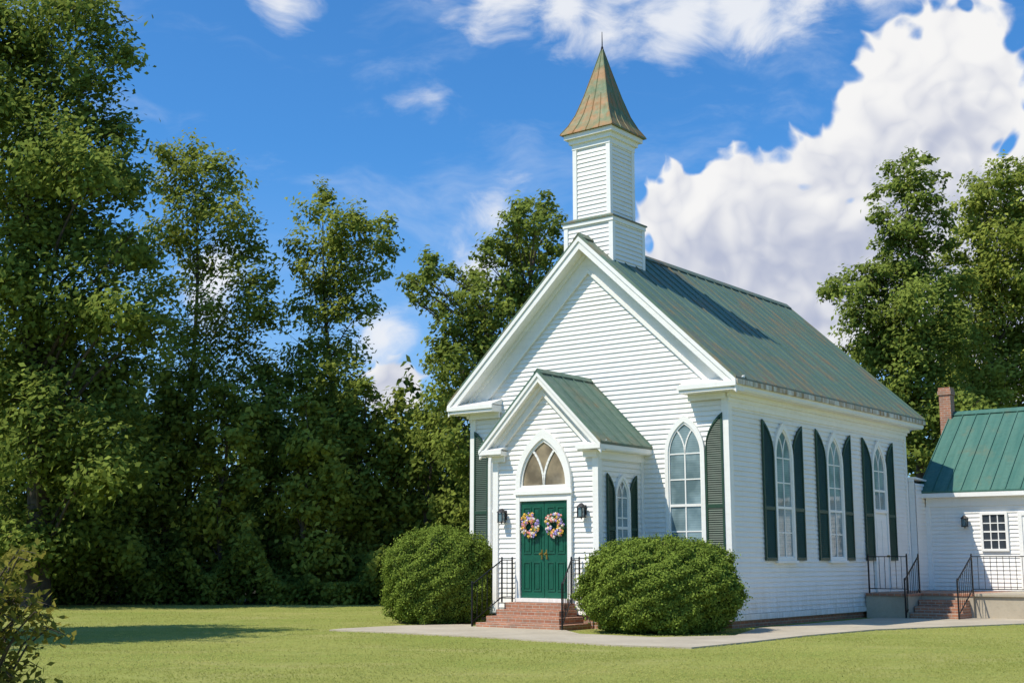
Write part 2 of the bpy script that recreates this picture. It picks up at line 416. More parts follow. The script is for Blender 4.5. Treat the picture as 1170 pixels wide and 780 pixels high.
for s in (-1,1):
    mb.prism([(CX,-.48,ZR+.055),(CX+s*.16,-.48,ZR+.055-.16*K),(CX+s*.16,-.48,ZR+.03-.16*K),(CX,-.48,ZR+.03)],[(CX,LEN+.43,ZR+.055),(CX+s*.16,LEN+.43,ZR+.055-.16*K),(CX+s*.16,LEN+.43,ZR+.03-.16*K),(CX,LEN+.43,ZR+.03)])
mb.obj('ridge_cap',M['roof'],roof,O)
def rake(parent,name,c,h,zr,k,yb,yw,d1,fr=.55,orig=O):
    def strip(mb,y0,y1,a,b,hh):
        for s in (-1,1):
            e=c+s*hh
            mb.prism([(c,y0,zr-a),(e,y0,zr-a-k*hh),(e,y0,zr-b-k*hh),(c,y0,zr-b)],[(c,y1,zr-a),(e,y1,zr-a-k*hh),(e,y1,zr-b-k*hh),(c,y1,zr-b)])
    mb=MB(); strip(mb,yb,yb+.05,.053,d1,h-.01); strip(mb,yb-.03,yb-.001,.053,.053+d1*.32,h-.005)
    strip(mb,yb+.052,yw-.07,d1-.06,d1-.035,h-.03)
    strip(mb,yw-.065,yw-.012,d1-.033,d1+fr,h-OV*.9 if h>3 else h-.25)
    strip(mb,yw-.095,yw-.066,d1+fr-.10,d1+fr+.01,h-OV*.95 if h>3 else h-.28)
    strip(mb,yw-.13,yw-.0655,d1-.033,d1+.09,h-OV*.9 if h>3 else h-.25)
    return mb.obj(name,M['trim'],parent,orig)
rake(church,'rake_board',CX,WH+OV,ZR,K,-.46,0,.36)
for s in (-1,1):
    X=lambda d:CX+s*(WH+d)
    def bx(mb,d0,d1,y0,y1,z0,z1):
        a,b=sorted((X(d0),X(d1))); mb.box(a,b,y0,y1,z0,z1)
    mb=MB(); bx(mb,0,.44,-.43,LEN+.38,5.30,5.48); bx(mb,.441,.47,-.43,LEN+.38,5.33,5.50)
    bx(mb,.001,.06,-.0,LEN,4.98,5.299); bx(mb,.0605,.15,-.1,LEN+.1,5.19,5.2985); bx(mb,.0605,.09,-.07,LEN+.05,5.1,5.189)
    cor=mb.obj('cornice',M['trim'],church,O)
    mb=MB(); bx(mb,.471,.53,-.46,LEN+.40,5.42,5.535); mb.obj('gutter',M['fascia'],cor,O)
    mb=MB(); bx(mb,-1.0,.46,-.46,-.002,5.301,5.47); bx(mb,-1.03,.50,-.50,-.461,5.38,5.49)
    a,b=sorted((X(-1.0),X(.48)))
    mb.prism([(a,-.49,5.491),(a,-.003,5.491),(a,-.003,5.66)],[(b,-.49,5.491),(b,-.003,5.491),(b,-.003,5.66)])
    bx(mb,-.96,.03,-.12,-.057,5.16,5.299)
    mb.obj('cornice_return',M['trim'],church,O)
Z0,ZS,RI=1.5,3.95,.87
for c,s in ((-1.11,1),(-6.45,-1)):
    window(church,O,PF(0),c,.53,Z0,ZS,RI+.03); shutter(church,O,PF(0),c,.53,s,.47,Z0,ZS,RI+.03)
for i,c in enumerate((2.65,5.6,8.55)):
    zz=Z0 if i<2 else 2.8
    window(church,O,PR(0),c,.5,zz,ZS,RI,rows=4 if i<2 else 2,sill=i<2)
    for s in (-1,1): shutter(church,O,PR(0),c,.5,s,.56,Z0,ZS,RI)
mb=MB(); pl=PR(0)
pbox(mb,pl,8.14,8.96,.66,2.74,.0,.055)
for (z0,z1) in ((.8,1.45),(1.6,2.6)):
    for (a0,a1) in ((8.22,8.51),(8.59,8.88)): pbox(mb,pl,a0,a1,z0,z1,.0552,.068)
sd=mb.obj('side_door',M['trim'],church,O)
mb=MB(); pbox(mb,pl,8.05,8.138,.66,2.8,0,.085); pbox(mb,pl,8.962,9.05,.66,2.8,0,.085); mb.obj('casing',M['trim'],sd,O)
mb=MB(); mb.tube(pl(8.88,1.62,.06),pl(8.88,1.62,.13),.03,.03); mb.obj('handle',M['brass'],sd,O)

# steeple
ST=(CX,.70)
def sqbox(mb,a,z0,z1,c=ST): mb.box(c[0]-a,c[0]+a,c[1]-a,c[1]+a,z0,z1)
def sqsiding(mb,a,z0,z1,c=ST):
    siding(mb,PF(c[1]-a),z0,z1,lambda z:(c[0]-a,c[0]+a),D_=.024); siding(mb,PR(c[0]+a),z0,z1,lambda z:(c[1]-a,c[1]+a),D_=.03)
    siding(mb,PB(c[1]+a),z0,z1,lambda z:(c[0]-a,c[0]+a)); siding(mb,PL(c[0]-a),z0,z1,lambda z:(c[1]-a,c[1]+a))
mb=MB(); sqsiding(mb,.71,8.0,9.96); sqbox(mb,.708,8.0,9.96); sqsiding(mb,.538,10.1,12.1); sqbox(mb,.536,9.9,12.2)
st=mb.obj('steeple',M['siding'],church,O)
for a,z0,z1 in ((.72,8.0,9.9),(.548,10.1,12.0)):
    for sx in (-1,1):
        for sy in (-1,1):
            x=ST[0]+sx*(a-.03); y=ST[1]+sy*(a-.03)
            mb=MB(); mb.box(x-.06,x+.06,y-.06,y+.06,z0,z1); mb.obj('corner_board',M['trim'],st,O)
mb=MB(); sqbox(mb,.77,9.88,9.984); mb.obj('band',M['trim'],st,O)
mb=MB(); sqbox(mb,.80,9.985,10.02)
a0,a1=.8,.57
mb.prism([(ST[0]+x*a0,ST[1]+y*a0,10.022) for x,y in ((-1,-1),(1,-1),(1,1),(-1,1))],[(ST[0]+x*a1,ST[1]+y*a1,10.13) for x,y in ((-1,-1),(1,-1),(1,1),(-1,1))])
mb.obj('ledge',M['roof'],st,O)
mb=MB(); sqbox(mb,.59,11.98,12.2); sqbox(mb,.65,12.12,12.24); sqbox(mb,.74,12.242,12.36); mb.obj('cornice',M['trim'],st,O)
mb=MB(); prof=[(.81,12.362),(.80,12.40),(.66,12.62),(.52,12.93),(.36,13.45),(.19,14.1),(.02,14.78)]
cn=((-1,-1),(1,-1),(1,1),(-1,1))
vs=[(ST[0]+x*a,ST[1]+y*a,z) for a,z in prof for x,y in cn]
fs=[(0,3,2,1)]
for i in range(len(prof)-1):
    for k in range(4): fs.append((i*4+k,i*4+(k+1)%4,(i+1)*4+(k+1)%4,(i+1)*4+k))
mb.add(vs,fs)
for i in range(len(prof)-1):
    (a,za),(b,zb)=prof[i],prof[i+1]
    for k in range(4):
        for f in (-1,-.5,0,.5):
            x0,y0=cn[k]; x1,y1=cn[(k+1)%4]; g=(f+1)/2
            px0,py0=x0+(x1-x0)*g,y0+(y1-y0)*g
            if abs(f)==.5 and i>3: continue
            mb.tube((ST[0]+px0*a,ST[1]+py0*a,za+.005),(ST[0]+px0*b,ST[1]+py0*b,zb+.005),.014,.014,5,False)
mb.obj('steeple_roof',M['roof_steeple'],st,O)
mb=MB(); mb.tube((ST[0],ST[1],14.7),(ST[0],ST[1],15.28),.02,.008,8); mb.tube((ST[0],ST[1],14.72),(ST[0],ST[1],14.86),.045,.03,8); mb.obj('finial',M['iron'],st,O)

# porch
PH=1.47; PD=-1.91; PZR=5.90; PK=.99
mb=MB(); siding(mb,PF(PD),.3,PZR-.1,lambda z:(max(CX-PH,CX-(PZR-.08-z)/PK),min(CX+PH,CX+(PZR-.08-z)/PK)))
siding(mb,PR(CX+PH),.3,4.0,lambda z:(PD,-.003)); siding(mb,PL(CX-PH),.3,4.0,lambda z:(PD,-.003))
q=[(CX-PH+.002,.3),(CX+PH-.002,.3),(CX+PH-.002,4.2),(CX,PZR-.12),(CX-PH+.002,4.2)]
mb.prism([(x,PD+.002,z) for x,z in q],[(x,-.003,z) for x,z in q])
porch=mb.obj('porch',M['siding'],church,O)
mb=MB(); mb.box(CX-PH+.04,CX+PH-.04,PD+.04,-.06,-.1,.3); mb.obj('porch_foundation',M['brick'],porch,O)
for s in (-1,1):
    a,b=sorted((CX+s*(PH-.10),CX+s*(PH+.055))); mb=MB(); mb.box(a,b,PD-.056,PD-.001,.3,3.98); mb.obj('corner_board',M['trim'],porch,O)
    a,b=sorted((CX+s*(PH+.001),CX+s*(PH+.0555)))
    for ya,yb in ((PD,PD+.1),(-.13,-.004)):
        mb=MB(); mb.box(a,b,ya,yb,.3,3.98); mb.obj('corner_board',M['trim'],porch,O)
mb=MB(); roof_slabs(mb,CX,PH+.3,PZR,PK,PD-.3,-.004); seams(mb,CX,PH+.3,PZR,PK,PD-.3,-.03,.45)
for s in (-1,1): mb.prism([(CX,PD-.31,PZR+.05),(CX+s*.1,PD-.31,PZR-.05),(CX+s*.1,PD-.31,PZR-.07),(CX,PD-.31,PZR+.03)],[(CX,-.005,PZR+.05),(CX+s*.1,-.005,PZR-.05),(CX+s*.1,-.005,PZR-.07),(CX,-.005,PZR+.03)])
mb.obj('porch_roof',mk_roof('weathered_green_porch_metal',(.075,.145,.105),(.14,.21,.15),(.23,.165,.085),.34,'x',.9),porch,O)
rake(porch,'porch_rake',CX,PH+.3,PZR,PK,PD-.29,PD,.27,fr=.30)
for s in (-1,1):
    X=lambda d:CX+s*(PH+d)
    mb=MB(); bx(mb,.001,.26,PD-.27,-.004,3.96,4.07); bx(mb,.261,.285,PD-.28,-.0045,3.98,4.09); bx(mb,.0015,.075,PD,-.005,3.78,3.959)
    bx(mb,-.36,.26,PD-.27,PD-.002,3.9605,4.069); bx(mb,-.39,.29,PD-.31,PD-.271,3.99,4.10)
    a,b=sorted((X(-.36),X(.27))); mb.prism([(a,PD-.3,4.101),(a,PD-.003,4.101),(a,PD-.003,4.2)],[(b,PD-.3,4.101),(b,PD-.003,4.101),(b,PD-.003,4.2)])
    bx(mb,-.33,.05,PD-.10,PD-.0575,3.82,3.9595)
    mb.obj('porch_cornice',M['trim'],porch,O)
PP=PF(PD)
mb=MB(); zs=3.24; hw=.80; ri=1.30
outer=arch(CX,hw,3.10,zs,ri); ih=.67; inner=arch(CX,ih,3.2,zs,ri*ih/hw*.99)
frame(mb,PP,outer,inner,0,.11); in2=arch(CX,.62,3.23,zs,ri*.62/hw*.99); frame(mb,PP,inner,in2,0,.07)
tw=mb.obj('transom_window',M['trim'],church,O)
g=MB(); g.add([PP(a,z,.041) for a,z in inner],[tuple(range(len(inner)))]); g.obj('pane',M['glass_tan'],tw,O)
m=MB(); tracery(m,PP,CX,.65,zs,ri*.65/hw,.05,.0415,.0645); m.obj('muntin',M['trim'],tw,O)
DZ=.65; DT=2.86
mb=MB(); pbox(mb,PP,CX-.80,CX-.685,.5,3.098,0,.095); pbox(mb,PP,CX+.685,CX+.80,.5,3.098,0,.095); pbox(mb,PP,CX-.684,CX+.684,DT+.01,3.098,0,.09)
pbox(mb,PP,CX-.84,CX+.84,3.02,3.097,.0955,.135)
mb.obj('door_casing',M['trim'],church,O)
mb=MB(); pbox(mb,PP,CX-.74,CX+.74,.56,.645,0,.2); mb.obj('threshold',M['trim'],church,O)
for s in (-1,1):
    mb=MB(); a0,a1=sorted((CX+s*.006,CX+s*.68)); pbox(mb,PP,a0,a1,DZ,DT,0,.045)
    wS=(a1-a0)
    for (f0,f1,z0,z1) in ((.12,.88,DZ+.15,DZ+.82),(.12,.88,DZ+1.0,DT-.13)):
        A0,A1_=a0+wS*f0,a0+wS*f1
        for (c0,c1) in ((A0,(A0+A1_)/2-.03),((A0+A1_)/2+.03,A1_)):
            frame(mb,PP,[(c0,z0),(c1,z0),(c1,z1),(c0,z1)],[(c0+.03,z0+.03),(c1-.03,z0+.03),(c1-.03,z1-.03),(c0+.03,z1-.03)],.0452,.062)
            pbox(mb,PP,c0+.06,c1-.06,z0+.06,z1-.06,.0452,.057)
    d=mb.obj('door',M['door'],church,O,bevel=.004)
    mb=MB(); hx=CX+s*.07; mb.tube(PP(hx,DZ+1.0,.045),PP(hx,DZ+1.0,.1),.012,.012); mb.tube(PP(hx,DZ+1.0,.1),PP(hx,DZ+1.0,.135),.032,.026); pbox(mb,PP,hx-.022,hx+.022,DZ+.88,DZ+1.1,.0452,.053)
    mb.obj('handle',M['brass'],d,O)
window(church,O,PR(CX+PH),-.98,.31,1.5,2.93,.54,rows=3,trim=.06)
for s in (-1,1): shutter(church,O,PR(CX+PH),-.98,.31,s,.30,1.5,2.93,.54)
church.location=(AX,AY,0)

def lantern(label,pl,a,z,group):
    p=pl(a,z,0); r,og=lthing('wall_lantern',label,'lantern',p[0],p[1],p[2],group)
    mb=MB(); pbox(mb,pl,a-.05,a+.05,z-.1,z+.12,.022,.05); mb.beam(pl(a,z+.06,.045),pl(a,z+.16,.15),.02,.02); mb.beam(pl(a,z+.16,.15),pl(a,z+.12,.16),.02,.02); mb.obj('bracket',M['iron'],r,og)
    mb=MB(); pbox(mb,pl,a-.055,a+.055,z-.14,z+.06,.105,.215); mb.obj('lamp_glass',M['glass'],r,og)
    mb=MB()
    for i in (-1,1):
        for j in (0,1): pbox(mb,pl,a+i*.062-.009,a+i*.062+.009,z-.15,z+.07,.095+j*.12,.113+j*.12)
    pbox(mb,pl,a-.075,a+.075,z-.165,z-.145,.085,.235)
    q0=[pl(a-.09,z+.07,.07),pl(a+.09,z+.07,.07),pl(a+.09,z+.07,.25),pl(a-.09,z+.07,.25)]; q1=[pl(a-.02,z+.16,.14),pl(a+.02,z+.16,.14),pl(a+.02,z+.16,.18),pl(a-.02,z+.16,.18)]
    mb.prism(q0,q1); mb.tube(pl(a,z-.165,.16),pl(a,z-.21,.16),.02,.005); mb.obj('cage',M['iron'],r,og)
lantern('black wall lantern left of the green double door',PP,CX-1.17,2.55,'black lanterns on the walls')
lantern('black wall lantern right of the green double door',PP,CX+1.13,2.62,'black lanterns on the walls')

for k,c in (('fl_y',(.85,.50,.06)),('fl_p',(.80,.28,.22)),('fl_v',(.42,.32,.68)),('fl_w',(.85,.76,.62)),('leaf_w',(.10,.18,.05))): M[k]=plain(k,c,.7)
def wreath(label,cx,cz):
    p=PP(cx,cz,.06); r,og=lthing('flower_wreath',label,'wreath',p[0],p[1],p[2],'flower wreaths on the double door')
    mb=MB(); n=28
    for i in range(n):
        a,b=i*2*math.pi/n,(i+1)*2*math.pi/n
        mb.tube(PP(cx+.185*math.cos(a),cz+.2*math.sin(a),.085),PP(cx+.185*math.cos(b),cz+.2*math.sin(b),.085),.05,.05,6,False)
    for i in range(46):
        a=random.random()*2*math.pi; rr=.2; x,z=cx+rr*math.cos(a),cz+rr*math.sin(a); b=a+random.uniform(-1.2,1.2)+(math.pi if random.random()<.4 else 0); L=random.uniform(.08,.12)
        e=(x+L*math.cos(b),z+L*math.sin(b)); s=(-math.sin(b)*.02,math.cos(b)*.02); mx_=((x+e[0])/2,(z+e[1])/2)
        mb.add([PP(x,z,.12),PP(mx_[0]+s[0],mx_[1]+s[1],.145),PP(*e,.125),PP(mx_[0]-s[0],mx_[1]-s[1],.145)],[(0,1,2,3)])
    mb.obj('leafy_ring',M['leaf_w'],r,og)
    for nm,cnt,mt in (('yellow_flower',34,'fl_y'),('pink_flower',20,'fl_p'),('purple_flower',22,'fl_v'),('white_flower',20,'fl_w')):
        for i in range(cnt):
            mb=MB(); a=random.random()*2*math.pi; rr=.19+random.uniform(-.10,.085); d=.13+random.uniform(0,.04)
            x,z=cx+rr*math.cos(a),cz+rr*1.05*math.sin(a); R=random.uniform(.032,.05); ph=random.random()*6
            c=PP(x,z,d+.014); ring=[PP(x+R*(1 if k%2 else .65)*math.cos(ph+k*math.pi/5),z+R*(1 if k%2 else .65)*math.sin(ph+k*math.pi/5),d+random.uniform(-.012,.012)) for k in range(10)]
            mb.add([c]+ring,[(0,1+k,1+(k+1)%10) for k in range(10)])
            mb.obj(nm,M[mt],r,og)
wreath('round flower wreath on the left green door leaf',CX-.36,2.30)
wreath('round flower wreath on the right green door leaf',CX+.36,2.29)

r,og=lthing('brick_steps','low red brick steps below the green double door','steps',CX,PD-.6,0)
for (x0,x1,y0,z0,z1) in ((-.84,.86,-.48,.32,.55),(-.88,.92,-.74,.16,.40),(-.96,1.1,-1.00,.0,.26),(-1.05,1.3,-1.26,-.05,.12)):
    mb=MB(); mb.box(CX+x0,CX+x1,PD+y0,PD-.06-abs(x0)*.001,z0-.3,z1); mb.obj('step',M['brick'],r,og,bevel=.012)
def railing(name,label,segs,group,balstep=.13,thin=1.0):
    p=segs[0][0]; r,og=lthing(name,label,'railing',*p,group)
    posts=[]
    for a,b in segs:
        for q in (a,b):
            if q not in posts: posts.append(q)
    for q in posts:
        pw=.018*thin; mb=MB(); mb.box(q[0]-pw,q[0]+pw,q[1]-pw,q[1]+pw,q[2]-.0,q[2]+1.0); mb.tube((q[0],q[1],q[2]+1.0),(q[0],q[1],q[2]+1.04),.024,.01,8); mb.obj('post',M['iron'],r,og)
    for a,b in segs:
        A,B=Vector(a),Vector(b)
        for nm,h,w_ in (('top_rail',.96,.036*thin),('bottom_rail',.12,.024*thin)):
            mb=MB(); mb.beam(A+Vector((0,0,h)),B+Vector((0,0,h)),w_,.024*thin); mb.obj(nm,M['iron'],r,og)
        n=max(1,int((B-A).length/balstep))
        for i in range(1,n):
            p_=A.lerp(B,i/n); mb=MB(); mb.box(p_.x-.006,p_.x+.006,p_.y-.006,p_.y+.006,p_.z+.12,p_.z+.95); mb.obj('baluster',M['iron'],r,og)
yb=PD-1.3
railing('iron_railing','black iron stair railing at the left side of the front brick steps',[((CX-.90,PD-.1,.55),(CX-.93,PD-.45,.55)),((CX-.93,PD-.45,.55),(CX-1.12,yb,.0))],'black iron railings',.16,.8)
railing('iron_railing','black iron stair railing at the right side of the front brick steps',[((CX+1.02,PD-.1,.55),(CX+1.05,PD-.45,.55)),((CX+1.05,PD-.45,.55),(CX+1.4,yb,.0))],'black iron railings',.16,.8)

# side landing
r,og=lthing('side_landing','concrete landing with brick steps at the side door, joined to a raised walkway','landing',.6,9,0)
mb=MB(); mb.box(.06,1.22,7.28,11.42,-.1,.575); mb.box(1.2205,2.6,8.2,11.42,-.1,.5745); mb.obj('landing_base',M['concrete'],r,og)
mb=MB(); mb.box(.06,1.25,7.24,11.43,.577,.645); mb.box(1.2505,2.62,8.17,11.43,.5775,.6445); mb.obj('landing_slab',M['brick'],r,og,bevel=.01)
for i,(y,z) in enumerate(((7.9,.48),(7.58,.32),(7.26,.16))):
    mb=MB(); mb.box(1.252,2.5+.02*i,y,8.198,-.1,z); mb.obj('step',M['brick'],r,og,bevel=.01)
mb=MB(); mb.box(2.605,8.5,8.28,11.42,-.1,.5735); mb.obj('walkway_wall',M['concrete'],r,og)
mb=MB(); mb.box(2.622,8.55,8.22,11.43,.575,.644); mb.obj('walkway_slab',M['concrete'],r,og,bevel=.01)
railing('iron_railing','short black iron railing at the near end of the side landing against the church wall',[((.14,7.34,.645),(1.2,7.34,.645)),((1.2,8.16,.645),(1.2,7.12,.02))],'black iron railings',.15)
railing('iron_railing','long black iron railing along the raised walkway in front of the annex',[((2.58,7.12,.02),(2.58,8.28,.645)),((2.58,8.28,.645),(4.2,8.3,.645)),((4.2,8.3,.645),(5.8,8.3,.645)),((5.8,8.3,.645),(7.4,8.3,.645))],'black iron railings',.15)

r,og=lthing('connecting_passage','low white clapboard passage between the church and the annex','passage',-1,11.2,0)
mb=MB(); siding(mb,PR(.235),.2,3.72,lambda z:(LEN+.03,11.45)); siding(mb,PF(LEN+.03),.2,3.84,lambda z:(.06,.235)); mb.box(-3,.233,LEN+.032,13.9,.0,3.72); mb.obj('wall',M['siding'],r,og)
mb=MB(); mb.prism([(-3,LEN+.01,3.9),(.275,LEN+.01,3.9),(.275,LEN+.01,3.84),(-3,LEN+.01,3.84)],[(-3,13.9,3.74),(.239,13.9,3.74),(.239,13.9,3.70),(-3,13.9,3.70)]); mb.obj('roof',M['trim'],r,og)

# annex
AX0,AX1,AY0,AY1=.28,10.0,11.5,17.3; AZ=6.08; AK=.81; RY=14.4; EZ=AZ-AK*3.2
annex,og=lthing('annex','low white clapboard annex with green metal roof right of the church','building',.28,11.5,0)
mb=MB(); siding(mb,PF(AY0),.2,3.4,lambda z:(AX0,AX1)); mb.box(AX0,AX1,AY0+.002,AY0+.1,.0,3.6); mb.obj('front_wall',M['siding'],annex,og)
for nm,pl,xx in (('end_wall',PL(AX0),(AX0+.002,AX0+.1)),('end_wall',PR(AX1),(AX1-.1,AX1-.002))):
    mb=MB(); siding(mb,pl,.2,5.9,lambda z:(max(AY0,RY-(AZ-.1-z)/AK),min(AY1,RY+(AZ-.1-z)/AK)))
    q=[(AY0+.11,0),(AY1-.11,0),(AY1-.11,3.6),(RY,5.95),(AY0+.11,3.6)]; mb.prism([(xx[0],y,z) for y,z in q],[(xx[1],y,z) for y,z in q]); mb.obj(nm,M['siding'],annex,og)
mb=MB(); siding(mb,PB(AY1),.2,3.4,lambda z:(AX0,AX1)); mb.box(AX0,AX1,AY1-.1,AY1-.002,.0,3.6); mb.obj('rear_wall',M['siding'],annex,og)
mb=MB(); x0,x1=AX0-.14,AX1+.2
for s in (-1,1):
    e=(RY+s*3.2,EZ); mb.prism([(x0,RY,AZ),(x0,e[0],e[1]),(x0,e[0],e[1]-.05),(x0,RY,AZ-.05)],[(x1,RY,AZ),(x1,e[0],e[1]),(x1,e[0],e[1]-.05),(x1,RY,AZ-.05)])
    n=24
    for i in range(n+1):
        x=x0+.012+(x1-x0-.024)*i/n
        mb.prism([(x-.012,RY,AZ+.04),(x-.012,e[0],e[1]+.04),(x-.012,e[0],e[1]+.001),(x-.012,RY,AZ+.001)],[(x+.012,RY,AZ+.04),(x+.012,e[0],e[1]+.04),(x+.012,e[0],e[1]+.001),(x+.012,RY,AZ+.001)])
ar=mb.obj('roof',M['roof_annex'],annex,og)
mb=MB()
for s in (-1,1): mb.prism([(x0-.01,RY,AZ+.06),(x0-.01,RY+s*.15,AZ-.06),(x0-.01,RY+s*.15,AZ-.08),(x0-.01,RY,AZ+.04)],[(x1,RY,AZ+.06),(x1,RY+s*.15,AZ-.06),(x1,RY+s*.15,AZ-.08),(x1,RY,AZ+.04)])
mb.obj('ridge_cap',M['roof_annex'],ar,og)
mb=MB(); mb.box(x0+.01,x1-.01,11.24,AY0-.002,3.30,3.40); mb.box(x0,x1,11.2,11.239,3.31,3.43); mb.box(AX0,AX1,AY0-.06,AY0-.001,3.05,3.299); mb.obj('cornice',M['trim'],annex,og)
mb=MB(); mb.box(AX0-.04,AX0+.1,AY0-.056,AY0-.001,.2,3.05); mb.obj('corner_board',M['trim'],annex,og)
AP=PF(AY0)
mb=MB(); frame(mb,AP,[(1.83,1.76),(2.60,1.76),(2.60,2.86),(1.83,2.86)],[(1.90,1.83),(2.53,1.83),(2.53,2.79),(1.90,2.79)],0,.08); aw=mb.obj('window',M['trim'],annex,og)
mb=MB(); pbox(mb,AP,1.90,2.53,1.83,2.79,.0,.040); mb.obj('pane',M['glass_dark'],aw,og)
mb=MB()
for i in (1,2): ribbon(mb,AP,[(1.90+.63*i/3,1.83),(1.90+.63*i/3,2.79)],.028,.0405,.056)
for i in (1,2,3): ribbon(mb,AP,[(1.90,1.83+.96*i/4),(2.53,1.83+.96*i/4)],.028 if i!=2 else .045,.0405,.057)
mb.obj('muntin',M['trim'],aw,og)
mb=MB(); pbox(mb,AP,3.0,3.9,.66,2.75,0,.055)
for z0_,z1_ in ((.8,1.5),(1.65,2.6)):
    for a0,a1 in ((3.1,3.41),(3.49,3.8)): pbox(mb,AP,a0,a1,z0_,z1_,.0552,.07)
ad=mb.obj('door',M['trim'],annex,og)
mb=MB(); pbox(mb,AP,2.89,2.999,.66,2.86,0,.085); pbox(mb,AP,3.901,4.01,.66,2.86,0,.085); pbox(mb,AP,2.9995,3.9005,2.752,2.86,0,.085); mb.obj('casing',M['trim'],ad,og)
mb=MB(); mb.box(-.12,.24,14.15,14.5,0,6.78); mb.box(-.15,.27,14.12,14.53,6.66,6.8); mb.box(-.13,.25,14.14,14.51,6.8,6.9); mb.obj('chimney',M['brick'],annex,og)
lantern('black wall lantern on the annex wall beside its small window',AP,1.42,2.62,'black lanterns on the walls')

# ---------------- ground & path ----------------
mb=MB(); mb.add([(-400,-60,0),(400,-60,0),(400,700,0),(-400,700,0)],[(0,1,2,3)]); tag(mb.obj('ground',M['lawn']),None,None,kind='structure')
pp=[gp(u,v) for u,v in ((376,720.5),(440,723),(560,729),(700,738),(790,741),(850,735),(920,727),(1000,720),(1100,716),(1172,713),(1240,711))]
pp+=[toW(9,8.6),toW(2.2,9.9),toW(2.0,7.2),toW(.55,6.8),toW(.5,.2)]
pp+=[gp(u,v) for u,v in ((840,727),(750,729),(662,725))]+[toW(CX+1.4,PD-1.2),toW(CX-1.2,PD-1.2)]+[gp(540,713.8),gp(455,715.5),gp(390,719)]
mb=MB(); n=len(pp); mb.prism([(x,y,-.05) for x,y in pp],[(x,y,.03) for x,y in pp]); tag(mb.obj('path',M['concrete']),None,None,kind='structure')
# ---------------- foliage ----------------
def leaf_obj(name,Cn,N,L,W,mat,parent=None,tone=None,origin=(0,0,0),T=None,fold=.12):
    n=len(Cn); Cn=Cn-np.array(origin)
    N=N/np.linalg.norm(N,axis=1,keepdims=True)
    if T is None: T=rng.normal(size=(n,3))
    T=T-N*np.sum(T*N,axis=1,keepdims=True); T/=np.linalg.norm(T,axis=1,keepdims=True)+1e-9
    B=np.cross(N,T); L=L[:,None]/2; W=W[:,None]/2
    V=np.empty((n,4,3)); V[:,0]=Cn-T*L; V[:,1]=Cn+B*W+N*W*fold*2+T*L*.1; V[:,2]=Cn+T*L; V[:,3]=Cn-B*W+N*W*fold*2+T*L*.1
    me=bpy.data.meshes.new(name); me.vertices.add(4*n); me.vertices.foreach_set('co',V.astype(np.float32).ravel())
    me.loops.add(4*n); me.loops.foreach_set('vertex_index',np.arange(4*n,dtype=np.int32))
    me.polygons.add(n); me.polygons.foreach_set('loop_start',np.arange(0,4*n,4,dtype=np.int32))
    me.update(calc_edges=True); me.validate()
    a=me.attributes.new('tone','FLOAT','FACE'); a.data.foreach_set('value',(tone if tone is not None else rng.random(n)).astype(np.float32))
    me.materials.append(mat); o=bpy.data.objects.new(name,me); C.objects.link(o)
    if parent is not None: o.parent=parent
    return o
def clump_leaves(lobes,cov,Ls,Ws,clr=.36,flat=.75):
    Cs=[];Ns=[];Ts=[]
    for (x,y,z,r) in lobes:
        n=int(cov*math.pi*r*r/(.5*Ls*Ws)); k=max(7,int(8+6*r)); lt=rng.uniform(-.15,.15)
        d=rng.normal(size=(k,3)); d/=np.linalg.norm(d,axis=1,keepdims=True)
        rad=rng.random(k)**.5; cc=d*rad[:,None]*r*np.array([1,1,.9])
        cs=r*clr*rng.uniform(.6,1.25,k); ct=rng.random(k)
        wgt=cs**2; idx=rng.choice(k,n,p=wgt/wgt.sum())
        off=rng.normal(size=(n,3))*(cs[idx]*.60)[:,None]*np.array([1,1,flat])
        p=cc[idx]+off; Cs.append(p+np.array([x,y,z]))
        o_=p/(np.linalg.norm(p,axis=1,keepdims=True)+1e-6)
        Ns.append(.5*o_+np.array([-.28,-.25,.55])+rng.normal(size=(n,3))*.40)
        Ts.append(np.clip(lt+.5*ct[idx]+.5*rng.random(n)+.15*off[:,2]/(cs[idx]),0,1))
    return np.vstack(Cs),np.vstack(Ns),np.concatenate(Ts)
def trunk_mb(base,lobes,r0,lean=.3):
    mb=MB(); top=max(lobes,key=lambda l:l[2]); bx_,by_=base; zt=top[2]
    n=12; ph=random.random()*6
    def tp(z):
        f=max(0,min(1,z/zt)); 
        return Vector((bx_+(top[0]-bx_)*f**1.5+math.sin(ph+f*7)*lean*f*(1-f)*2,by_+(top[1]-by_)*f**1.5+math.cos(ph+f*6)*lean*f*(1-f)*2,z))
    pts=[tp(zt*i/n-(.2 if i==0 else 0)) for i in range(n+1)]; rs=[r0*(1.35 if i==0 else 1)*(1-.93*(i/n)) for i in range(n+1)]
    mb.path(pts,rs,8)
    for (x,y,z,r) in lobes:
        c=Vector((x,y,z)); hd=math.hypot(x-tp(z).x,y-tp(z).y)
        zb=max(1.0,z-.7*hd-r*.8); s=tp(zb); mid=s.lerp(c,.5)+Vector((0,0,.1*hd))
        rr=min(.09,r0*(1-.93*min(1,zb/zt))*.30+.008)
        mb.path([s,s.lerp(mid,.5)+Vector((0,0,.05)),mid,mid.lerp(c,.5),c],[rr,rr*.8,rr*.6,rr*.42,rr*.2],5)
        for k in range(4):
            q=c+Vector((random.gauss(0,1),random.gauss(0,1),random.gauss(.2,.8))).normalized()*r*.8
            a=mid.lerp(c,random.uniform(.4,.95)); mb.path([a,a.lerp(q,.5)+Vector((0,0,.08*r)),q],[rr*.33,rr*.22,.005],4)
    return mb
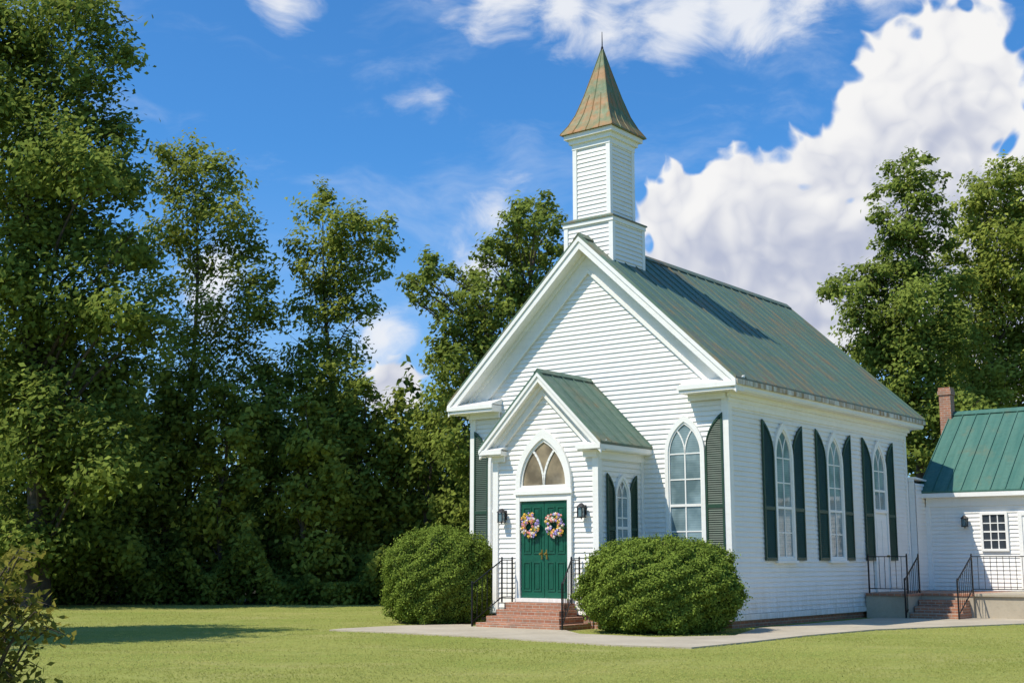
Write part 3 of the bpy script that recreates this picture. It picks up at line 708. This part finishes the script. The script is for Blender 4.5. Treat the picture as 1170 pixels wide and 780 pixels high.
def tree(name,label,base,lobes,r0=.3,cov=2.2,L=.22,W=.135,mat='leaf',group=None,clr=.38):
    org=(base[0],base[1],0); r=thing(name,label,'tree',org,0,group)
    trunk_mb(base,lobes,r0).obj('trunk',M['bark'],r,org,True)
    Cn,N,T=clump_leaves(lobes,cov,L,W,clr); n=len(Cn)
    leaf_obj('crown',Cn,N,L*rng.uniform(.6,1.3,n),W*rng.uniform(.6,1.3,n),M[mat],r,T,org)
    return n
def pl_(lst,Y,jit=1.0,sc=1.25):
    out=[]
    for (u,v,rp) in lst:
        y=Y+random.uniform(-1,1)*jit; r=rp*y/1491; p=px(u,v,y); out.append((p[0],y,p[2],r*sc))
    return out
def back(lobes,d):
    return lobes+[(x+random.uniform(-.5,.5)*r,y+d*random.choice((-1,1))*random.uniform(.5,1.0),z-random.uniform(0,.4)*r,r*.9) for x,y,z,r in lobes if random.random()<.6]
tot=0
T1=pl_([(20,30,60),(75,10,50),(120,25,34),(140,60,22),(100,75,38),(40,95,55),(-20,120,60),(90,130,42),(128,150,22),(60,180,55),(10,210,60),(110,205,46),(150,215,26),(60,270,60),(125,275,44),(0,310,60),(165,285,24),(100,340,60),(40,380,65),(140,350,36),(-10,440,60),(90,430,60),(135,420,40),(40,500,60),(110,520,55),(10,580,60),(80,600,50),(60,640,40),(120,620,36)],43,2.2)
tot+=tree('broadleaf_tree','tallest leafy tree at the left edge of the photo, its top cut off',(px(45,600,43)[0],43),back(T1,2.4),.42,2.8,.24,.15,'leaf_dark','trees behind the lawn')
T2=pl_([(190,172,18),(222,168,18),(240,190,24),(205,200,26),(262,205,18),(232,228,30),(264,250,26),(205,250,30),(288,280,24),(255,285,28),(222,300,24),(303,318,19),(278,335,32),(240,350,24),(305,362,22),(265,385,32),(215,395,28),(235,430,38),(292,418,28),(200,460,40),(270,470,40),(225,500,34),(185,330,24),(190,270,26),(180,215,22),(190,380,26)],49,1.4)
tot+=tree('broadleaf_tree','airy light green tree with open branches, right of the tallest tree at the left edge',(px(215,600,49)[0],49.5),T2,.17,2.5,.22,.135,'leaf','trees behind the lawn',.46)
T3=pl_([(368,222,13),(362,243,19),(380,262,24),(402,248,17),(418,262,21),(440,256,13),(432,285,21),(350,285,21),(385,292,26),(340,305,13),(408,310,26),(434,312,12),(362,325,26),(392,340,26),(345,350,18),(412,355,18),(375,372,26),(345,395,24),(388,402,26),(330,425,28),(370,435,30),(400,440,24),(325,465,34),(375,475,36),(345,500,36),(395,500,34)],51,1.4)
tot+=tree('broadleaf_tree','slender upright tree with clumpy crown standing alone above the dark wood left of the church',(px(380,600,51)[0],51.5),T3,.18,2.8,.22,.135,'leaf','trees behind the lawn',.44)
T4=pl_([(600,240,16),(622,232,13),(588,258,16),(612,262,20),(636,252,12),(572,280,18),(598,288,24),(628,285,20),(550,292,12),(488,300,12),(468,322,12),(492,322,15),(515,312,12),(538,318,15),(565,318,22),(595,325,26),(628,325,24),(480,345,10),(508,345,18),(535,350,20),(565,355,24),(600,365,28),(515,378,20),(545,385,24),(575,400,28),(500,405,18),(530,420,24),(560,435,28),(600,420,28),(512,450,26),(545,470,30),(530,510,30),(500,490,24),(550,540,28),(525,580,26)],47,1.6)
tot+=tree('broadleaf_tree','dark dense tree rising directly behind the left side of the church',(px(575,600,47)[0],47.6),back(T4,1.5),.25,2.6,.21,.13,'leaf_dark','trees behind the church',.38)
T5=pl_([(1036,182,11),(1055,180,10),(1022,195,13),(1048,200,16),(1072,205,10),(1012,215,10),(1036,225,18),(1060,228,16),(1008,242,13),(1040,252,22),(1066,250,14),(1015,272,18),(1048,280,24),(1075,275,14),(958,322,15),(978,312,14),(1000,318,18),(1025,305,20),(1050,312,26),(985,335,22),(1015,338,22),(945,335,10),(1045,345,28),(1082,325,16),(975,362,20),(1005,370,26),(1035,378,28),(1072,372,24),(985,395,22),(1015,405,28),(1050,412,28),(1085,405,22),(1035,440,28),(1062,450,28),(1050,490,28),(1070,520,26),(1090,470,24),(1092,365,18)],52,1.5)
tot+=tree('broadleaf_tree','tall narrow tree behind the far end of the church roof, left of the chimney',(px(1052,600,52)[0],52),back(T5,1.2),.2,2.8,.22,.135,'leaf_dark','trees behind the church',.40)
T6=pl_([(1150,192,17),(1172,198,20),(1114,212,13),(1135,212,16),(1155,222,24),(1106,238,14),(1130,242,22),(1165,248,26),(1112,268,20),(1142,272,26),(1175,280,26),(1096,290,16),(1120,300,26),(1152,308,28),(1185,315,26),(1096,325,22),(1128,335,28),(1160,345,30),(1098,360,24),(1130,370,30),(1168,382,30),(1102,395,24),(1138,408,30),(1175,420,30),(1108,432,26),(1145,445,32),(1185,455,30),(1125,475,30),(1200,380,34),(1210,300,34),(1205,240,26),(1215,440,34),(1160,500,30)],56,1.8)
tot+=tree('broadleaf_tree','large full tree rising behind the green annex roof at the right edge',(px(1150,600,56)[0],56),back(T6,1.6),.28,3.0,.23,.14,'leaf','trees behind the church',.42)
def auto(u,Y,vt,hw_px,zb=.8):
    x=px(u,600,Y)[0]; zt=px(u,vt,Y)[2]; R=hw_px*Y/1491; lob=[]
    n=int(10+zt*1.5)
    for i in range(n):
        f=(i+.5)/n; z=zb+(zt-zb)*f; prof=R*(.95 if f<.5 else math.sqrt(max(.02,1-((f-.5)/.55)**2)))
        a=i*2.4+random.random(); rr=random.uniform(.35,.85)*prof
        r=random.uniform(.75,1.15)*(.33*R+.5)*(1 if f<.8 else .6)
        lob.append((x+rr*math.cos(a),Y+rr*math.sin(a),min(z,zt-r*.6),r))
    return (x,Y),lob
rows=[(30,50,400,85,'broad dark tree low behind the tallest tree at the left edge',0),
(130,47.0,440,56,'dark leafy tree just right of the tallest tree, filling the wood edge',0),
(195,48.5,418,50,'dark leafy tree below the airy light green tree',1),
(255,46.8,440,46,'rounded dark tree at the wood edge below and right of the airy light green tree',1),
(312,49.5,420,40,'mid-sized tree between the airy light green tree and the slender upright tree',0),
(352,47,455,38,'mid-sized tree at the foot of the slender upright tree, on its left',1),
(405,49,436,38,'mid-sized tree at the foot of the slender upright tree, on its right',0),
(450,50,448,36,'small rounded tree where the sky dips lowest left of the church',1),
(492,49,462,38,'small dark tree just left of the dense tree behind the church',0),
(545,52,490,40,'dark tree partly hidden behind the left corner of the church',0),
(1000,60,395,44,'dark rounded tree low behind the far end of the church roof',0),
(1098,60,335,42,'dark tree filling the space behind the brick chimney',0)]
for u,Y,vt,hwp,lab,k in rows:
    b,l=auto(u,Y,vt,hwp); tot+=tree('woodland_tree',lab,b,l,.14,2.8,.25,.16,'leaf' if k else 'leaf_dark','lower trees of the wood edge',.42)
lob=[]
for i in range(44):
    a=i*2.4; z=4.5+i*.17; rr=3.9*math.sqrt(max(.05,1-((i-18)/28)**2))*random.uniform(.3,1)
    lob.append((-14.9+rr*.8*math.cos(a),24.0+rr*math.sin(a),z,1.3))
tree('broadleaf_tree','tree standing just outside the left of the photo, throwing the shadow on the lawn',(-14.9,24.0),lob,.3,2.2,.3,.2,'leaf','trees behind the lawn')
def mass(name,x0,x1,y0,y1,h,n,L,W,mat):
    X=rng.uniform(x0,x1,n); Yy=rng.uniform(y0,y1,n)
    hh=h*(.55+.45*np.sin(X*.9+1)*np.sin(X*.37+Yy*.3)+.25*np.sin(X*2.7+Yy))
    hh=np.maximum(hh,h*.3); Z=hh*rng.random(n)**.75
    Cn=np.stack([X,Yy,Z],1); N=rng.normal(size=(n,3))*.5+np.array([-.25,-.4,.5])
    tone=np.clip(.3+.3*np.sin(X*3+Z*2)+.4*rng.random(n)-.1,0,1)
    return leaf_obj(name,Cn,N,L*rng.uniform(.6,1.3,n),W*rng.uniform(.6,1.3,n),M[mat],None,tone)
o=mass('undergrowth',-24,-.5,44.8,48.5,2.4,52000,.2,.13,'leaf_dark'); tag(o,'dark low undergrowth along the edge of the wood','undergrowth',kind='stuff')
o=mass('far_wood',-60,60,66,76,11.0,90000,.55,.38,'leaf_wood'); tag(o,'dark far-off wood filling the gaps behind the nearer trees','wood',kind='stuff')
mb=MB()
ed=[(-40,43.5),(-28,44.5),(-20,44.4),(-12,45.0),(-6,45.2),(0,46),(8,50),(40,52)]
mb.add([(x,y,.012) for x,y in ed]+[(60,110,.012),(-70,110,.012)],[tuple(range(len(ed)+2))]); tag(mb.obj('forest_floor',plain('leaf_litter',(.05,.045,.02),.95,0,.25,2,.5)),None,None,kind='structure')

def bush(label,cx,cy,rx,ry,h,n,seed):
    r=thing('round_shrub',label,'shrub',(cx,cy,0),0,'clipped round shrubs beside the porch'); rg=np.random.default_rng(seed)
    ph=rg.random(12)*6
    def rad(d):
        th=np.arctan2(d[:,1],d[:,0]); el=d[:,2]
        return 1+.045*np.sin(5*th+ph[0]+3*el)+.04*np.sin(9*th+ph[1]-5*el)+.035*np.sin(7*el+ph[2]+2*th)+.03*np.sin(17*th+11*el+ph[3])+.03*np.sin(23*el+ph[4]-13*th)
    d=rg.normal(size=(n,3)); d/=np.linalg.norm(d,axis=1,keepdims=True)
    e=2.4
    q=((np.abs(d[:,0])**2+np.abs(d[:,1])**2)**(e/2)+np.abs(d[:,2])**e)**(-1/e)
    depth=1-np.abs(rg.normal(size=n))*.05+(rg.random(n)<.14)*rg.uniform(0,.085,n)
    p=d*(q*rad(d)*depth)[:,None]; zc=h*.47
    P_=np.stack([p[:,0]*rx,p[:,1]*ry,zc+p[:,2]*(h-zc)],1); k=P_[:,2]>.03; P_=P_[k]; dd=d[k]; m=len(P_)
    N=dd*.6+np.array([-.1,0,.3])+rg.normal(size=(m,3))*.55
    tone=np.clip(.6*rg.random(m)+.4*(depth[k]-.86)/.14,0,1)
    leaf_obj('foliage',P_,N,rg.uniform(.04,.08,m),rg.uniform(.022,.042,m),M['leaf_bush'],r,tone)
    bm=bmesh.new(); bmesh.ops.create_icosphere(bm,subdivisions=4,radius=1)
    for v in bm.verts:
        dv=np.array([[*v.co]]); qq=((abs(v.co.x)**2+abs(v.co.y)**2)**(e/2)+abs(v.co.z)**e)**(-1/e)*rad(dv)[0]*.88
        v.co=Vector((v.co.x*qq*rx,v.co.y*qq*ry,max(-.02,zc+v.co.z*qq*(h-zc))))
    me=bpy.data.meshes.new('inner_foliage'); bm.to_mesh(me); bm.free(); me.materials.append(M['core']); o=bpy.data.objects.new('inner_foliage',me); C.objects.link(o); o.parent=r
x,y=px(502,650,32.0)[:2]; bush('smaller rounded green shrub left of the front steps',x,y,1.34,1.34,2.24,78000,3)
x,y=px(755,650,27.9)[:2]; bush('wider rounded green shrub right of the front steps, before the church corner',x,y,1.65,1.42,1.92,110000,5)

# near shrub in the lower left corner
SX,SY=-3.0,7.0
r=thing('garden_shrub','near leafy shrub with reddish tips at the lower left corner','shrub',(SX,SY,0))
og=(SX,SY,0); mb=MB(); Cs=[];Ns=[];Ts=[]
for i in range(230):
    a=random.uniform(-math.pi,math.pi); rr=.60*math.sqrt(random.random())+.03
    tip=Vector((SX+rr*math.cos(a),SY+rr*math.sin(a),random.uniform(.25,1.72)-rr*.35))
    s=Vector((SX+random.uniform(-.08,.08),SY+random.uniform(-.08,.08),0)); mid=Vector((s.x+(tip.x-s.x)*.6,s.y+(tip.y-s.y)*.6,tip.z+.25))
    pts=[s.lerp(mid,f)*(1-f)+mid.lerp(tip,f)*f for f in (0,.2,.4,.6,.8,1)]
    mb.path(pts,[.012,.01,.008,.006,.004,.002],5)
    for k in range(38):
        f=random.uniform(.35,1); p=s.lerp(mid,f)*(1-f)+mid.lerp(tip,f)*f
        Cs.append((p.x+random.gauss(0,.04),p.y+random.gauss(0,.04),p.z+random.gauss(-.02,.04))); Ns.append((random.gauss(-.1,.5),random.gauss(-.3,.5),random.gauss(.6,.4))); Ts.append(random.random()*.6+.4*f**3)
mb.obj('stems',M['bark'],r,og,True); n=len(Cs)
leaf_obj('foliage',np.array(Cs),np.array(Ns),rng.uniform(.045,.08,n),rng.uniform(.022,.036,n),M['leaf_near'],r,np.array(Ts),og)

# grass blades
n=200000
Yg=14.5*np.exp(rng.random(n)*math.log(46/14.5)); Xg=Yg*rng.uniform(-.42,.42,n)
pxy=np.array(pp); ins=np.zeros(n,bool); j=len(pxy)-1
for i in range(len(pxy)):
    xi,yi=pxy[i]; xj,yj=pxy[j]
    c=((yi>Yg)!=(yj>Yg))&(Xg<(xj-xi)*(Yg-yi)/(yj-yi+1e-12)+xi); ins^=c; j=i
lx=cr*(Xg-AX)+sr*(Yg-AY); ly=-sr*(Xg-AX)+cr*(Yg-AY)
dens_g=.5+.35*np.sin(Xg*1.7+np.sin(Yg*1.1)*2)*np.sin(Yg*1.3+Xg*.4)+.3*np.sin(Xg*5+Yg*3)*np.sin(Yg*4.3)
bad=ins|((lx>-7.6)&(lx<.1)&(ly>-.1)&(ly<11))|((lx>CX-1.5)&(lx<CX+1.5)&(ly>-3.4)&(ly<0))|((lx>0)&(lx<10)&(ly>7.0))|(rng.random(n)>np.clip(dens_g+.3,.15,1))
Xg=Xg[~bad];Yg=Yg[~bad];n=len(Xg)
hg=rng.uniform(.016,.038,n); Cn=np.stack([Xg,Yg,hg*.42],1)
N=np.stack([rng.normal(size=n)*.6-.2,-np.ones(n)*.4+rng.normal(size=n)*.4,np.ones(n)*.9],1)
T=np.stack([rng.normal(size=n)*.6,rng.normal(size=n)*.6,np.ones(n)],1)
patch=.5+.3*np.sin(Xg*.7+np.sin(Yg*.5)*2)+.2*np.sin(Yg*1.1+Xg*.3)
o=leaf_obj('lawn_grass',Cn,N,hg,rng.uniform(.012,.024,n)*(Yg/22)**.5,M['grass'],None,np.clip(.5*patch+.5*rng.random(n)-.1,0,1),T=T)
tag(o,'short sunlit mown grass covering the lawn','grass',kind='stuff')
print('leaves',tot)
